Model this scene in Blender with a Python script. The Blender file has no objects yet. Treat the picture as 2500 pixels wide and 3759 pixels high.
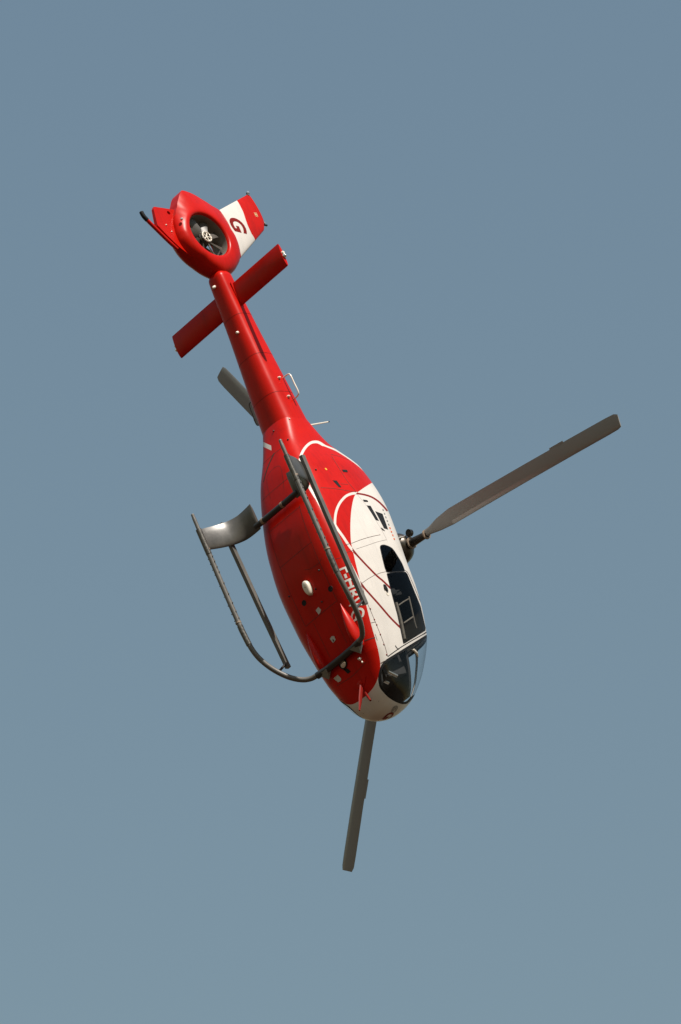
import bpy, bmesh, math, random
import numpy as np
from mathutils import Matrix, Vector
from mathutils.bvhtree import BVHTree
random.seed(7)
scn = bpy.context.scene
col = scn.collection
R_ = math.radians

# ------------------------------------------------------------------ camera, sky, sun, exposure
ELEV = R_(32.0)                 # the lens looks up at 32 degrees
DIST = 100.0                    # metres to the aircraft
F_PX = 24190.0                  # focal length in photograph pixels (2500 x 3759)
PPX, PPY = 1201.8, 2001.5       # where the optical axis of the pose fit falls
# body axes (x nose, y port, z up) expressed in camera axes, from fitting known dimensions
BODY = np.array([[0.36729063, -0.63974258, 0.67514963],
                 [-0.84538071, -0.53230799, -0.04449336],
                 [0.38785183, -0.55441648, -0.73633778]])
C0 = np.array([0.0, 0.0, 1.5])
cam_d = bpy.data.cameras.new('camera')
cam_d.sensor_fit = 'VERTICAL'; cam_d.sensor_height = 36.0; cam_d.sensor_width = 24.0
cam_d.lens = F_PX / 3759.0 * 36.0
cam_d.shift_x = (1250.0 - PPX) / 3759.0
cam_d.shift_y = (PPY - 1879.5) / 3759.0
cam_d.clip_start = 0.5; cam_d.clip_end = 60000.0
cam = bpy.data.objects.new('camera', cam_d); col.objects.link(cam)
cam.matrix_world = Matrix.Translation((0, 0, 1.7)) @ Matrix.Rotation(math.pi / 2 + ELEV, 4, 'X')
scn.camera = cam
CAMW = cam.matrix_world.copy()
m = Matrix.Identity(4)
t = -BODY @ C0 + np.array([0, 0, -DIST])
for i in range(3):
    for j in range(3): m[i][j] = BODY[i][j]
    m[i][3] = t[i]
HELI_M = CAMW @ m

SUN_BODY = Vector((-0.72, -0.69, 0.055)).normalized()      # towards the sun, in body axes
SUN_W = (HELI_M.to_3x3() @ SUN_BODY).normalized()
sun_el = math.asin(SUN_W.z); sun_az = math.atan2(SUN_W.x, SUN_W.y)
wd = bpy.data.worlds.new('World'); scn.world = wd; wd.use_nodes = True
wn = wd.node_tree.nodes; wl = wd.node_tree.links
sky = wn.new('ShaderNodeTexSky'); sky.sky_type = 'NISHITA'; sky.sun_disc = False
sky.sun_elevation = sun_el; sky.sun_rotation = sun_az
sky.altitude = 100; sky.air_density = 2.7; sky.dust_density = 1.0; sky.ozone_density = 3.0
wl.new(sky.outputs[0], wn['Background'].inputs[0])
wn['Background'].inputs[1].default_value = 0.058
sun_d = bpy.data.lights.new('sun', 'SUN'); sun_d.energy = 4.3; sun_d.angle = R_(0.53); sun_d.color = (1.0, 0.92, 0.83)
sun = bpy.data.objects.new('sun', sun_d); col.objects.link(sun)
sun.rotation_euler = SUN_W.to_track_quat('Z', 'Y').to_euler()
sun.location = (0, 0, 120)
vs = scn.view_settings
vs.view_transform = 'Standard'; vs.look = 'None'; vs.gamma = 1.0; vs.exposure = 0.56; vs.use_curve_mapping = False
scn.cycles.max_bounces = 8; scn.cycles.transparent_max_bounces = 16

# ------------------------------------------------------------------ materials
def mat(name, colr, rough=0.4, metal=0.0, coat=0.0, var=0.0, vscale=3.0, bump=0.0, bscale=40.0, rvar=0.0, spec=0.5, dirt=0.0):
    mt = bpy.data.materials.new(name); mt.use_nodes = True
    nt = mt.node_tree; b = nt.nodes['Principled BSDF']
    b.inputs['Base Color'].default_value = (*colr, 1); b.inputs['Roughness'].default_value = rough
    b.inputs['Metallic'].default_value = metal; b.inputs['Coat Weight'].default_value = coat
    b.inputs['Coat Roughness'].default_value = 0.12
    b.inputs['Specular IOR Level'].default_value = spec
    tc = nt.nodes.new('ShaderNodeTexCoord')
    if var > 0 or rvar > 0:
        nz = nt.nodes.new('ShaderNodeTexNoise'); nz.inputs['Scale'].default_value = vscale
        nz.inputs['Detail'].default_value = 6; nz.inputs['Roughness'].default_value = 0.65
        nt.links.new(tc.outputs['Object'], nz.inputs['Vector'])
        if var > 0:
            mr = nt.nodes.new('ShaderNodeMapRange')
            mr.inputs['From Min'].default_value = 0.3; mr.inputs['From Max'].default_value = 0.7
            mr.inputs['To Min'].default_value = 1 - var; mr.inputs['To Max'].default_value = 1 + var * 0.6
            nt.links.new(nz.outputs[0], mr.inputs['Value'])
            mx = nt.nodes.new('ShaderNodeVectorMath'); mx.operation = 'SCALE'
            mx.inputs[0].default_value = colr
            nt.links.new(mr.outputs[0], mx.inputs['Scale'])
            nt.links.new(mx.outputs[0], b.inputs['Base Color'])
        if dirt > 0 and var > 0:                 # airflow-wise grime streaks and faint patches
            mp_ = nt.nodes.new('ShaderNodeMapping'); mp_.inputs['Scale'].default_value = (0.55, 4.0, 4.0)
            nt.links.new(tc.outputs['Object'], mp_.inputs['Vector'])
            nd = nt.nodes.new('ShaderNodeTexNoise'); nd.inputs['Scale'].default_value = 2.6; nd.inputs['Detail'].default_value = 8; nd.inputs['Roughness'].default_value = 0.7
            nt.links.new(mp_.outputs[0], nd.inputs['Vector'])
            md_ = nt.nodes.new('ShaderNodeMapRange'); md_.inputs['From Min'].default_value = 0.50; md_.inputs['From Max'].default_value = 0.78
            md_.inputs['To Min'].default_value = 0.0; md_.inputs['To Max'].default_value = dirt
            nt.links.new(nd.outputs[0], md_.inputs['Value'])
            mxd = nt.nodes.new('ShaderNodeMix'); mxd.data_type = 'RGBA'
            mxd.inputs[7].default_value = (colr[0] * 0.30, colr[1] * 0.35 + 0.004, colr[2] * 0.35 + 0.003, 1)
            nt.links.new(md_.outputs[0], mxd.inputs[0]); nt.links.new(mx.outputs[0], mxd.inputs[6]); nt.links.new(mxd.outputs[2], b.inputs['Base Color'])
        if rvar > 0:
            mr2 = nt.nodes.new('ShaderNodeMapRange')
            mr2.inputs['From Min'].default_value = 0.3; mr2.inputs['From Max'].default_value = 0.7
            mr2.inputs['To Min'].default_value = rough - rvar; mr2.inputs['To Max'].default_value = rough + rvar
            nt.links.new(nz.outputs[0], mr2.inputs['Value']); nt.links.new(mr2.outputs[0], b.inputs['Roughness'])
    if bump > 0:
        n2 = nt.nodes.new('ShaderNodeTexNoise'); n2.inputs['Scale'].default_value = bscale; n2.inputs['Detail'].default_value = 3
        nt.links.new(tc.outputs['Object'], n2.inputs['Vector'])
        bp = nt.nodes.new('ShaderNodeBump'); bp.inputs['Strength'].default_value = bump; bp.inputs['Distance'].default_value = 0.01
        nt.links.new(n2.outputs[0], bp.inputs['Height']); nt.links.new(bp.outputs[0], b.inputs['Normal'])
    return mt

def glass(name, tint, gloss):
    mt = bpy.data.materials.new(name); mt.use_nodes = True
    nt = mt.node_tree; nt.nodes.remove(nt.nodes['Principled BSDF'])
    out = nt.nodes['Material Output']
    tr = nt.nodes.new('ShaderNodeBsdfTransparent'); tr.inputs[0].default_value = (*tint, 1)
    gl = nt.nodes.new('ShaderNodeBsdfGlossy'); gl.inputs['Roughness'].default_value = 0.04
    gl.inputs[0].default_value = (gloss, gloss, gloss, 1)
    lw = nt.nodes.new('ShaderNodeLayerWeight'); lw.inputs[0].default_value = 0.5      # Schlick, same from both sides of the sheet
    pw = nt.nodes.new('ShaderNodeMath'); pw.operation = 'POWER'; pw.inputs[1].default_value = 5.0
    nt.links.new(lw.outputs['Facing'], pw.inputs[0])
    fr = nt.nodes.new('ShaderNodeMath'); fr.operation = 'MULTIPLY_ADD'; fr.inputs[1].default_value = 0.8; fr.inputs[2].default_value = 0.04
    nt.links.new(pw.outputs[0], fr.inputs[0])
    mx = nt.nodes.new('ShaderNodeMixShader')
    nt.links.new(fr.outputs[0], mx.inputs[0]); nt.links.new(tr.outputs[0], mx.inputs[1]); nt.links.new(gl.outputs[0], mx.inputs[2])
    nt.links.new(mx.outputs[0], out.inputs[0])
    return mt

RED = mat('red_paint', (0.45, 0.0065, 0.0018), 0.32, coat=0.0, spec=0.15, dirt=0.45, var=0.12, vscale=2.2, rvar=0.05, bump=0.03, bscale=9)
WHITE = mat('white_paint', (0.60, 0.565, 0.525), 0.42, coat=0.05, dirt=0.16, var=0.05, vscale=2.5, rvar=0.06, bump=0.03, bscale=9)
DRED = mat('stripe_red_paint', (0.17, 0.006, 0.003), 0.45, spec=0.15)
BLACK = mat('black_rubber_seal', (0.008, 0.008, 0.009), 0.6, spec=0.2)
SEAM = mat('dark_seam_gap', (0.05, 0.02, 0.015), 0.8)  # flat dark tone for panel joints and the door gap
DARK = mat('dark_trim', (0.02, 0.02, 0.02), 0.5)
LINING = mat('cabin_lining_grey', (0.028, 0.029, 0.031), 0.8, var=0.2, vscale=5)
SEAT = mat('seat_fabric_black', (0.016, 0.016, 0.017), 0.9)
GEAR = mat('skid_grey_paint', (0.11, 0.105, 0.095), 0.45, var=0.18, vscale=5, rvar=0.10, bump=0.05, bscale=30)
SHOE = mat('worn_steel_shoe', (0.10, 0.095, 0.085), 0.42, metal=0.6, var=0.5, vscale=24, rvar=0.15)
FAIR = mat('fairing_grey_paint', (0.068, 0.064, 0.057), 0.36, var=0.22, vscale=6, coat=0.1, rvar=0.08, dirt=0.3)
TUBE = mat('crosstube_black', (0.022, 0.022, 0.022), 0.4, var=0.2, vscale=10)
BLADE = mat('blade_composite_grey', (0.22, 0.212, 0.198), 0.5, var=0.05, vscale=1.2)
BLADE_LE = mat('blade_leading_edge_steel', (0.26, 0.25, 0.24), 0.4, metal=0.6, var=0.06, vscale=1.5)
HUB = mat('hub_dark_metal', (0.07, 0.06, 0.05), 0.30, metal=0.75, var=0.5, vscale=9, rvar=0.12)
TAN = mat('tan_fitting', (0.24, 0.18, 0.13), 0.45, var=0.2, vscale=14)
METAL = mat('bare_metal', (0.55, 0.52, 0.48), 0.28, metal=0.9, var=0.2, vscale=18)
FAN = mat('fan_blade_grey', (0.06, 0.05, 0.042), 0.45, var=0.2, vscale=9)
DUCT = mat('duct_lining_grey', (0.17, 0.155, 0.135), 0.55, var=0.15, vscale=6)
LAMP = mat('lamp_and_glint_glass', (0.85, 0.85, 0.83), 0.08, metal=0.85)
CREAM = mat('cream_plastic', (0.72, 0.66, 0.56), 0.35, coat=0.3, var=0.06, vscale=15)
PLATE = mat('antenna_plate_grey', (0.50, 0.46, 0.42), 0.45, var=0.3, vscale=45)
PALEY = mat('pale_yellow_print', (0.70, 0.50, 0.26), 0.5)
YELLOW = mat('yellow_mark', (0.65, 0.35, 0.02), 0.5)
ORANGE = mat('orange_print', (0.55, 0.10, 0.02), 0.5)
GREY = mat('grey_print', (0.16, 0.17, 0.17), 0.5)
WINDSH = glass('clear_windshield', (0.93, 0.94, 0.94), 0.6)
WINSIDE = glass('tinted_side_window', (0.72, 0.73, 0.72), 0.35)

# ------------------------------------------------------------------ helpers
def obj(name, verts, faces, mats, parent=None, smooth=True, midx=None):
    me = bpy.data.meshes.new(name)
    me.from_pydata([tuple(map(float, v)) for v in verts], [], faces)
    if not isinstance(mats, (list, tuple)): mats = [mats]
    for q in mats: me.materials.append(q)
    if midx is not None: me.polygons.foreach_set('material_index', midx)
    me.polygons.foreach_set('use_smooth', [smooth] * len(me.polygons))
    me.update()
    o = bpy.data.objects.new(name, me); col.objects.link(o)
    if parent is not None: o.parent = parent
    return o

def tidy(o, angle=35):
    bm = bmesh.new(); bm.from_mesh(o.data)
    bmesh.ops.recalc_face_normals(bm, faces=bm.faces)
    for e in bm.edges:
        if len(e.link_faces) == 2 and e.calc_face_angle(0) > R_(angle): e.smooth = False
    bm.to_mesh(o.data); bm.free()
    return o

def smoothpath(pts, n=8):
    P = np.array(pts, float); out = []
    for i in range(len(P) - 1):
        p0 = P[max(i - 1, 0)]; p1 = P[i]; p2 = P[i + 1]; p3 = P[min(i + 2, len(P) - 1)]
        for k in range(n):
            u = k / n
            out.append(0.5 * ((2 * p1) + (-p0 + p2) * u + (2 * p0 - 5 * p1 + 4 * p2 - p3) * u * u + (-p0 + 3 * p1 - 3 * p2 + p3) * u ** 3))
    out.append(P[-1]); return np.array(out)

def tube_data(pts, rad, n=12, caps=True, flat=None):
    P = [Vector(p) for p in pts]; N = len(P)
    if not hasattr(rad, '__len__'): rad = [rad] * N
    V = []; F = []
    T = [(P[min(i + 1, N - 1)] - P[max(i - 1, 0)]).normalized() for i in range(N)]
    up = Vector((0, 0, 1)) if abs(T[0].z) < 0.9 else Vector((1, 0, 0))
    a = T[0].cross(up).normalized()
    for i in range(N):
        a = (a - T[i] * a.dot(T[i])).normalized(); b = T[i].cross(a)
        for k in range(n):
            th = 2 * math.pi * (k + (0.5 if n == 4 else 0)) / n
            V.append(P[i] + rad[i] * (a * math.cos(th) * (flat or 1.0) + b * math.sin(th)))
    for i in range(N - 1):
        for k in range(n):
            k2 = (k + 1) % n
            F.append((i * n + k, i * n + k2, (i + 1) * n + k2, (i + 1) * n + k))
    if caps:
        F.append(tuple(reversed(range(n)))); F.append(tuple(range((N - 1) * n, N * n)))
    return V, F

def tube(name, pts, rad, mt, parent, n=12, smooth=True, flat=None):
    V, F = tube_data(pts, rad, n, True, flat)
    return tidy(obj(name, V, F, mt, parent, smooth))

def merge(parts):
    V = []; F = []
    for v, f in parts:
        o = len(V); V += list(v); F += [tuple(i + o for i in q) for q in f]
    return V, F

def lathe_data(prof, base, axis, n=24):
    axis = Vector(axis).normalized(); base = Vector(base)
    a = axis.orthogonal().normalized(); b = axis.cross(a); V = []; F = []
    for r, h in prof:
        for k in range(n):
            th = 2 * math.pi * k / n
            V.append(base + axis * h + (a * math.cos(th) + b * math.sin(th)) * max(r, 1e-4))
    for i in range(len(prof) - 1):
        for k in range(n):
            k2 = (k + 1) % n
            F.append((i * n + k, i * n + k2, (i + 1) * n + k2, (i + 1) * n + k))
    F.append(tuple(reversed(range(n)))); F.append(tuple(range((len(prof) - 1) * n, len(prof) * n)))
    return V, F

def lathe(name, prof, base, axis, mt, parent, n=24):
    V, F = lathe_data(prof, base, axis, n)
    return tidy(obj(name, V, F, mt, parent), 40)

def box_data(c, d, rot=None):
    V = [Vector((sx * d[0] / 2, sy * d[1] / 2, sz * d[2] / 2)) for sx in (-1, 1) for sy in (-1, 1) for sz in (-1, 1)]
    if rot is not None: V = [rot @ v for v in V]
    V = [v + Vector(c) for v in V]
    return V, [(0, 1, 3, 2), (4, 6, 7, 5), (0, 4, 5, 1), (2, 3, 7, 6), (0, 2, 6, 4), (1, 5, 7, 3)]

def bevel_box(name, c, d, mt, parent, bev=0.02, rot=None, seg=2):
    V, F = box_data((0, 0, 0), d)
    o = obj(name, V, F, mt, parent)
    bm = bmesh.new(); bm.from_mesh(o.data)
    bmesh.ops.recalc_face_normals(bm, faces=bm.faces)
    bmesh.ops.bevel(bm, geom=bm.edges[:], offset=bev, segments=seg, profile=0.7, affect='EDGES')
    M = Matrix.Translation(Vector(c)) @ (rot.to_4x4() if rot is not None else Matrix.Identity(4))
    bmesh.ops.transform(bm, matrix=M, verts=bm.verts)
    bm.to_mesh(o.data); bm.free()
    o.data.polygons.foreach_set('use_smooth', [True] * len(o.data.polygons))
    return tidy(o, 50)

def label(o, lab, cat, kind=None, group=None):
    if lab: o['label'] = lab
    if cat: o['category'] = cat
    if kind: o['kind'] = kind
    if group: o['group'] = group
    return o

# photograph pixel <-> body coordinates (a pixel only gives a direction; depth comes from the hull it hits)
def proj(P):
    c = (np.asarray(P, float) - C0) @ BODY.T
    w = 1 / (1 - c[:, 2] / DIST)
    return np.stack([PPX + F_PX / DIST * c[:, 0] * w, PPY - F_PX / DIST * c[:, 1] * w], 1)
def pray(px):
    o = np.array([0, 0, DIST]); d = np.array([(px[0] - PPX) * DIST / F_PX, -(px[1] - PPY) * DIST / F_PX, 0]) - o
    return BODY.T @ o + C0, BODY.T @ d
def on_plane(px, ax, val):
    o, d = pray(px); return o + (val - o[ax]) / d[ax] * d
def zoomer(x0, y0, x1):
    k = (x1 - x0) / 1568.0
    return lambda *pts: [(x0 + x * k, y0 + y * k) for x, y in pts]
z1 = zoomer(480, 660, 1120); z2 = zoomer(700, 1240, 1260); z3 = zoomer(680, 1560, 1240)
z4 = zoomer(1060, 1560, 1620); z5 = zoomer(700, 2000, 1260); z6 = zoomer(1120, 2050, 1620); z8 = zoomer(1200, 2040, 1420)

# ------------------------------------------------------------------ the ground far below (outside the frame; it lights the belly)
def ground_mat():
    mt = bpy.data.materials.new('dry_field'); mt.use_nodes = True
    nt = mt.node_tree; b = nt.nodes['Principled BSDF']; b.inputs['Roughness'].default_value = 0.95
    tc = nt.nodes.new('ShaderNodeTexCoord')
    n1 = nt.nodes.new('ShaderNodeTexNoise'); n1.inputs['Scale'].default_value = 0.012; n1.inputs['Detail'].default_value = 8
    nt.links.new(tc.outputs['Object'], n1.inputs['Vector'])
    cr = nt.nodes.new('ShaderNodeValToRGB')
    cr.color_ramp.elements[0].position = 0.35; cr.color_ramp.elements[0].color = (0.028, 0.015, 0.0055, 1)
    cr.color_ramp.elements[1].position = 0.65; cr.color_ramp.elements[1].color = (0.060, 0.031, 0.011, 1)
    nt.links.new(n1.outputs[0], cr.inputs[0]); nt.links.new(cr.outputs[0], b.inputs['Base Color'])
    return mt
gv = [(0, 0, 0)]; gf = []
radii = [30, 120, 500, 2500, 12000, 40000]
for r in radii:
    for k in range(48):
        gv.append((r * math.cos(2 * math.pi * k / 48), r * math.sin(2 * math.pi * k / 48), 0))
for k in range(48): gf.append((0, 1 + k, 1 + (k + 1) % 48))
for i in range(len(radii) - 1):
    for k in range(48):
        k2 = (k + 1) % 48
        gf.append((1 + i * 48 + k, 1 + (i + 1) * 48 + k, 1 + (i + 1) * 48 + k2, 1 + i * 48 + k2))
g = obj('ground', gv, gf, ground_mat(), None, False); label(g, 'dry tan grassland stretching to the horizon', 'ground', 'structure')

# ------------------------------------------------------------------ the helicopter
heli = bpy.data.objects.new('helicopter', None); col.objects.link(heli)
heli.matrix_world = HELI_M; heli.empty_display_size = 1.0
label(heli, 'red and white light helicopter diving nose down with enclosed tail fan', 'helicopter')

# hull sections: x, keel z, roof z, half width, z of greatest width
HS = np.array([[3.075, 1.055, 1.155, 0.045, 1.103], [3.06, 1.0, 1.247, 0.107, 1.103], [2.95, 0.89, 1.544, 0.288, 1.128], [2.7, 0.798, 1.887, 0.471, 1.153],
 [2.3, 0.753, 2.23, 0.595, 1.194], [1.8, 0.707, 2.502, 0.686, 1.231], [1.2, 0.668, 2.595, 0.751, 1.253], [0.6, 0.648, 2.638, 0.765, 1.267],
 [0.0, 0.684, 2.756, 0.725, 1.32], [-0.6, 0.796, 2.842, 0.647, 1.4], [-1.2, 0.959, 2.745, 0.532, 1.511], [-1.7, 1.175, 2.27, 0.385, 1.62], [-2.15, 1.378, 2.012, 0.317, 1.695]])[::-1]
def pchip(xk, yk, x):
    h = np.diff(xk); d = np.diff(yk) / h; mm = np.zeros(len(xk))
    for i in range(1, len(xk) - 1):
        if d[i - 1] * d[i] > 0:
            w1 = 2 * h[i] + h[i - 1]; w2 = h[i] + 2 * h[i - 1]; mm[i] = (w1 + w2) / (w1 / d[i - 1] + w2 / d[i])
    mm[0] = d[0]; mm[-1] = d[-1]
    k = np.clip(np.searchsorted(xk, x) - 1, 0, len(h) - 1); u = (x - xk[k]) / h[k]
    return (2*u**3-3*u**2+1)*yk[k] + (u**3-2*u**2+u)*h[k]*mm[k] + (-2*u**3+3*u**2)*yk[k+1] + (u**3-u**2)*h[k]*mm[k+1]
def hull_params(x):
    x = np.atleast_1d(np.asarray(x, float))
    zb, zt, w, zm = [pchip(HS[:, 0], HS[:, i], x) for i in (1, 2, 3, 4)]
    nt = 2.1 + 0.9 * np.clip((2.6 - x) / 1.6, 0, 1)
    nb = 2.0 + (1.0 + 1.0 * np.clip((x + 2.0) / 1.6, 0, 1)) * np.clip((3.0 - x) / .8, 0, 1)
    return zb, zt, w, zm, nt, nb
def hull(x, phi, off=0.0):
    x = np.asarray(x, float); phi = np.asarray(phi, float)
    zb, zt, w, zm, nt, nb = hull_params(x)
    w = np.maximum(w - off, .02); zt = zt - off; zb = zb + off
    c = np.cos(phi); s = np.sin(phi); n = np.where(s >= 0, nt, nb)
    y = -w * np.sign(c) * np.abs(c) ** (2 / n)
    z = zm + np.where(s >= 0, zt - zm, zm - zb) * np.sign(s) * np.abs(s) ** (2 / n)
    return np.stack([x, y, z], -1)
def hull_side(x, z, side=-1, off=0.004):
    zb, zt, w, zm, nt, nb = [float(q[0]) for q in hull_params(x)]
    if z >= zm: q = 1 - min(1, (z - zm) / (zt - zm)) ** nt; y = w * max(q, 0) ** (1 / nt)
    else: q = 1 - min(1, (zm - z) / (zm - zb)) ** nb; y = w * max(q, 0) ** (1 / nb)
    return side * (y + off)
def keel(x, y, off=0.0):
    zb, zt, w, zm, nt, nb = [float(q[0]) for q in hull_params(x)]
    return zm - (zm - zb) * max(0, 1 - min(1, abs(y) / w) ** nb) ** (1 / nb) - off

# polar grid of the hull
NXS = 300; NH = 120
u = np.linspace(0, 1, NXS)
xs = 3.075 - 5.225 * (0.25 * u ** 2.4 + 0.75 * u ** 1.25)
xs[-1] = -2.15
half = np.linspace(-math.pi / 2, math.pi / 2, NH + 1)     # starboard half, keel to crown
# spread samples by arc length instead of angle, on each station
def arc_phis(x):
    f = np.linspace(-math.pi / 2, math.pi / 2, 721)
    p = hull(np.full(721, x), f); d = np.r_[0, np.cumsum(np.linalg.norm(np.diff(p, axis=0), axis=1))]
    return np.interp(np.linspace(0, d[-1], NH + 1), d, f)
PHI = np.stack([arc_phis(x) for x in xs])
G = np.stack([hull(np.full(NH + 1, x), PHI[i]) for i, x in enumerate(xs)])       # NXS, NH+1, 3
G[:, 0, 1] = 0; G[:, -1, 1] = 0
dx = np.gradient(G, axis=0); dp = np.gradient(G, axis=1)
NRM = np.cross(dp, dx); NRM /= np.linalg.norm(NRM, axis=2, keepdims=True) + 1e-9
if NRM[150, 60, 1] > 0: NRM = -NRM
VIEW = BODY[2]
vis = (NRM @ VIEW) > 0.03
PX = proj(G.reshape(-1, 3)).reshape(NXS, NH + 1, 2)
last = np.array([max([j for j in range(NH + 1) if vis[i, j]] or [NH]) for i in range(NXS)])

def poly_sd(P, poly):
    poly = np.array(poly, float); a = poly; b = np.roll(poly, -1, 0)
    d = np.full(len(P), 1e9); ins = np.zeros(len(P), bool)
    for p, q in zip(a, b):
        e = q - p; tt = np.clip(((P - p) @ e) / (e @ e + 1e-12), 0, 1)
        d = np.minimum(d, np.linalg.norm(P - p - tt[:, None] * e, axis=1))
        c = ((p[1] > P[:, 1]) != (q[1] > P[:, 1]))
        xi = p[0] + (P[:, 1] - p[1]) * (q[0] - p[0]) / (q[1] - p[1] + 1e-12)
        ins ^= c & (P[:, 0] < xi)
    return np.where(ins, -d, d)
def line_sd(P, line, hw):
    d = np.full(len(P), 1e9); hw = np.asarray(hw, float) if hasattr(hw, '__len__') else np.full(len(line), float(hw))
    line = np.array(line, float)
    for i in range(len(line) - 1):
        p, q = line[i], line[i + 1]; e = q - p; tt = np.clip(((P - p) @ e) / (e @ e + 1e-12), 0, 1)
        d = np.minimum(d, np.linalg.norm(P - p - tt[:, None] * e, axis=1) - (hw[i] + tt * (hw[i + 1] - hw[i])))
    return d
def curve2(pts, n=6): return [tuple(p) for p in smoothpath(pts, n)]
def field(fn):
    F = fn(PX.reshape(-1, 2)).reshape(NXS, NH + 1)
    for i in range(NXS): F[i, last[i]:] = F[i, last[i]]
    return F
# livery and openings, traced on the starboard side and mirrored to port
white_edge = z4((870, 585), (780, 640)) + curve2(z4((700, 697), (672, 740), (652, 820), (640, 910), (634, 1020), (635, 1130), (642, 1215), (657, 1285), (690, 1430), (722, 1560))
    + z6((629, 241), (690, 480), (755, 740), (800, 900), (840, 1050), (862, 1170), (866, 1240), (855, 1310), (830, 1400), (790, 1480), (740, 1540), (690, 1590), (620, 1630), (560, 1645), (500, 1645), (430, 1625), (385, 1600), (300, 1540)), 4)
W_POLY = white_edge + [(1100, 2700), (1750, 2700), (1750, 1500), (1440, 1700)]
STR1 = curve2(z4((700, 700), (640, 708), (580, 738), (520, 810), (485, 900), (475, 1000), (484, 1042), (560, 1150), (655, 1285)) + z6((790, 165), (900, 262), (985, 345)), 4)
STR1B = curve2(z4((690, 703), (770, 715), (850, 740), (920, 785), (975, 838), (1010, 880)), 4)
STR2 = curve2(z4((350, 203), (300, 176), (240, 178), (190, 210), (150, 262), (125, 320), (112, 400), (125, 480), (160, 550), (200, 620), (260, 720), (335, 845)) + z8((745, 480), (890, 735)) + z6((860, 540), (980, 680), (1105, 805)), 4)
STR2B = curve2(z4((350, 205), (420, 232), (490, 262), (600, 330), (700, 402), (760, 455), (800, 500)), 4)
fW = field(lambda P: poly_sd(P, W_POLY))
fS = field(lambda P: np.minimum.reduce([line_sd(P, STR1, [4.6] * 33 + [3.3] * (len(STR1) - 33)), line_sd(P, STR1B, 3.2), line_sd(P, STR2, [4.8] * 53 + [3.4] * (len(STR2) - 53)), line_sd(P, STR2B, 2.8)]))
CAB = curve2(z4((936, 1262), (945, 1236), (985, 1230), (1050, 1255), (1085, 1290), (1120, 1345), (1165, 1420), (1195, 1496)), 4) + z6((1148, 150), (938, 166)) + z4((985, 1470), (960, 1370))
DOORW = z6((936, 172), (1040, 150), (1158, 152), (1180, 180), (1245, 340), (1330, 548), (1388, 800), (1385, 832), (1150, 978), (1130, 985), (1098, 830), (1060, 650), (1000, 430), (965, 285))
WIND = curve2(z6((940, 1158), (885, 1215), (855, 1290), (841, 1390), (858, 1480), (905, 1545), (960, 1600), (1040, 1650), (1120, 1677), (1180, 1668), (1240, 1610)), 4) + z6((1330, 1560), (1600, 1400), (1600, 780), (1410, 868), (1394, 880))
fCab = field(lambda P: poly_sd(P, CAB)); fDw = field(lambda P: poly_sd(P, DOORW)); fWi = field(lambda P: poly_sd(P, WIND))
DOOR = z6((650, 288), (720, 238), (800, 192), (870, 166), (935, 152), (1040, 134), (1140, 131), (1172, 150), (1200, 195), (1262, 340), (1345, 540), (1404, 800), (1404, 840), (955, 1138), (915, 1000), (865, 870), (800, 712), (745, 580), (700, 482))
fDoor = field(lambda P: poly_sd(P, DOOR))
POST = z6((945, 1165), (1395, 893), (1408, 846), (1300, 905), (1120, 1005), (952, 1135))
fPost = field(lambda P: poly_sd(P, POST))
YY = np.abs(G[:, :, 1]); fCen = (0.012 - YY) * 600
fWi = np.maximum(fWi, fCen)
FLD = dict(W=fW, S=fS, cab=fCab, dw=fDw, wi=fWi, door=fDoor, post=fPost)
# port-only mark: the white band end on the port quarter, from true (not mirrored) positions
GP = G.copy(); GP[:, :, 1] *= -1
FLAG = z2((735, 1070), (750, 1073), (882, 1133), (882, 1182), (750, 1122), (735, 1115))
flagP = poly_sd(proj(GP.reshape(-1, 3)), FLAG).reshape(NXS, NH + 1)

# full ring: starboard half 0..NH then port half NH-1..1
ring = 2 * NH
names = list(FLD) + ['flag']
def full(a, b=None):
    b = a if b is None else b
    return np.concatenate([a, b[:, NH - 1:0:-1]], 1)
VP = full(G, GP).reshape(-1, 3)
VF = np.stack([full(FLD[n]).ravel() for n in FLD] + [full(np.full((NXS, NH + 1), 50.0), flagP).ravel()], 1)
polys = []
for i in range(NXS - 1):
    for j in range(ring):
        j2 = (j + 1) % ring
        polys.append((i * ring + j, i * ring + j2, (i + 1) * ring + j2, (i + 1) * ring + j))
polys.append(tuple(reversed(range(ring))))        # nose cap
VP = [v for v in VP]; VF = [v for v in VF]
ecache = {}
def clip(pl, fi, iso):
    ins = []; out = []
    for p in pl:
        d = [VF[i][fi] - iso for i in p]
        if all(q <= 0 for q in d): ins.append(p); continue
        if all(q >= 0 for q in d): out.append(p); continue
        a = []; b = []
        for k in range(len(p)):
            i, j = p[k], p[(k + 1) % len(p)]; di, dj = d[k], d[(k + 1) % len(p)]
            if di <= 0: a.append(i)
            if di >= 0: b.append(i)
            if di * dj < 0:
                key = (min(i, j), max(i, j), fi, iso)
                if key not in ecache:
                    tt = di / (di - dj); VP.append(VP[i] + tt * (VP[j] - VP[i])); VF.append(VF[i] + tt * (VF[j] - VF[i])); ecache[key] = len(VP) - 1
                a.append(ecache[key]); b.append(ecache[key])
        if len(a) >= 3: ins.append(tuple(a))
        if len(b) >= 3: out.append(tuple(b))
    return ins, out
iW, iS, iC, iD, iG, iDoor, iPost, iFlag = range(8)
bvh = BVHTree.FromPolygons([tuple(v) for v in VP], polys[:-1])
def hit(px):
    o, d = pray(px); h = bvh.ray_cast(Vector(o), Vector(d).normalized())
    return (h[0], h[1] if h[1].dot(Vector(VIEW)) > 0 else -h[1]) if h[0] is not None else (None, None)

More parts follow.
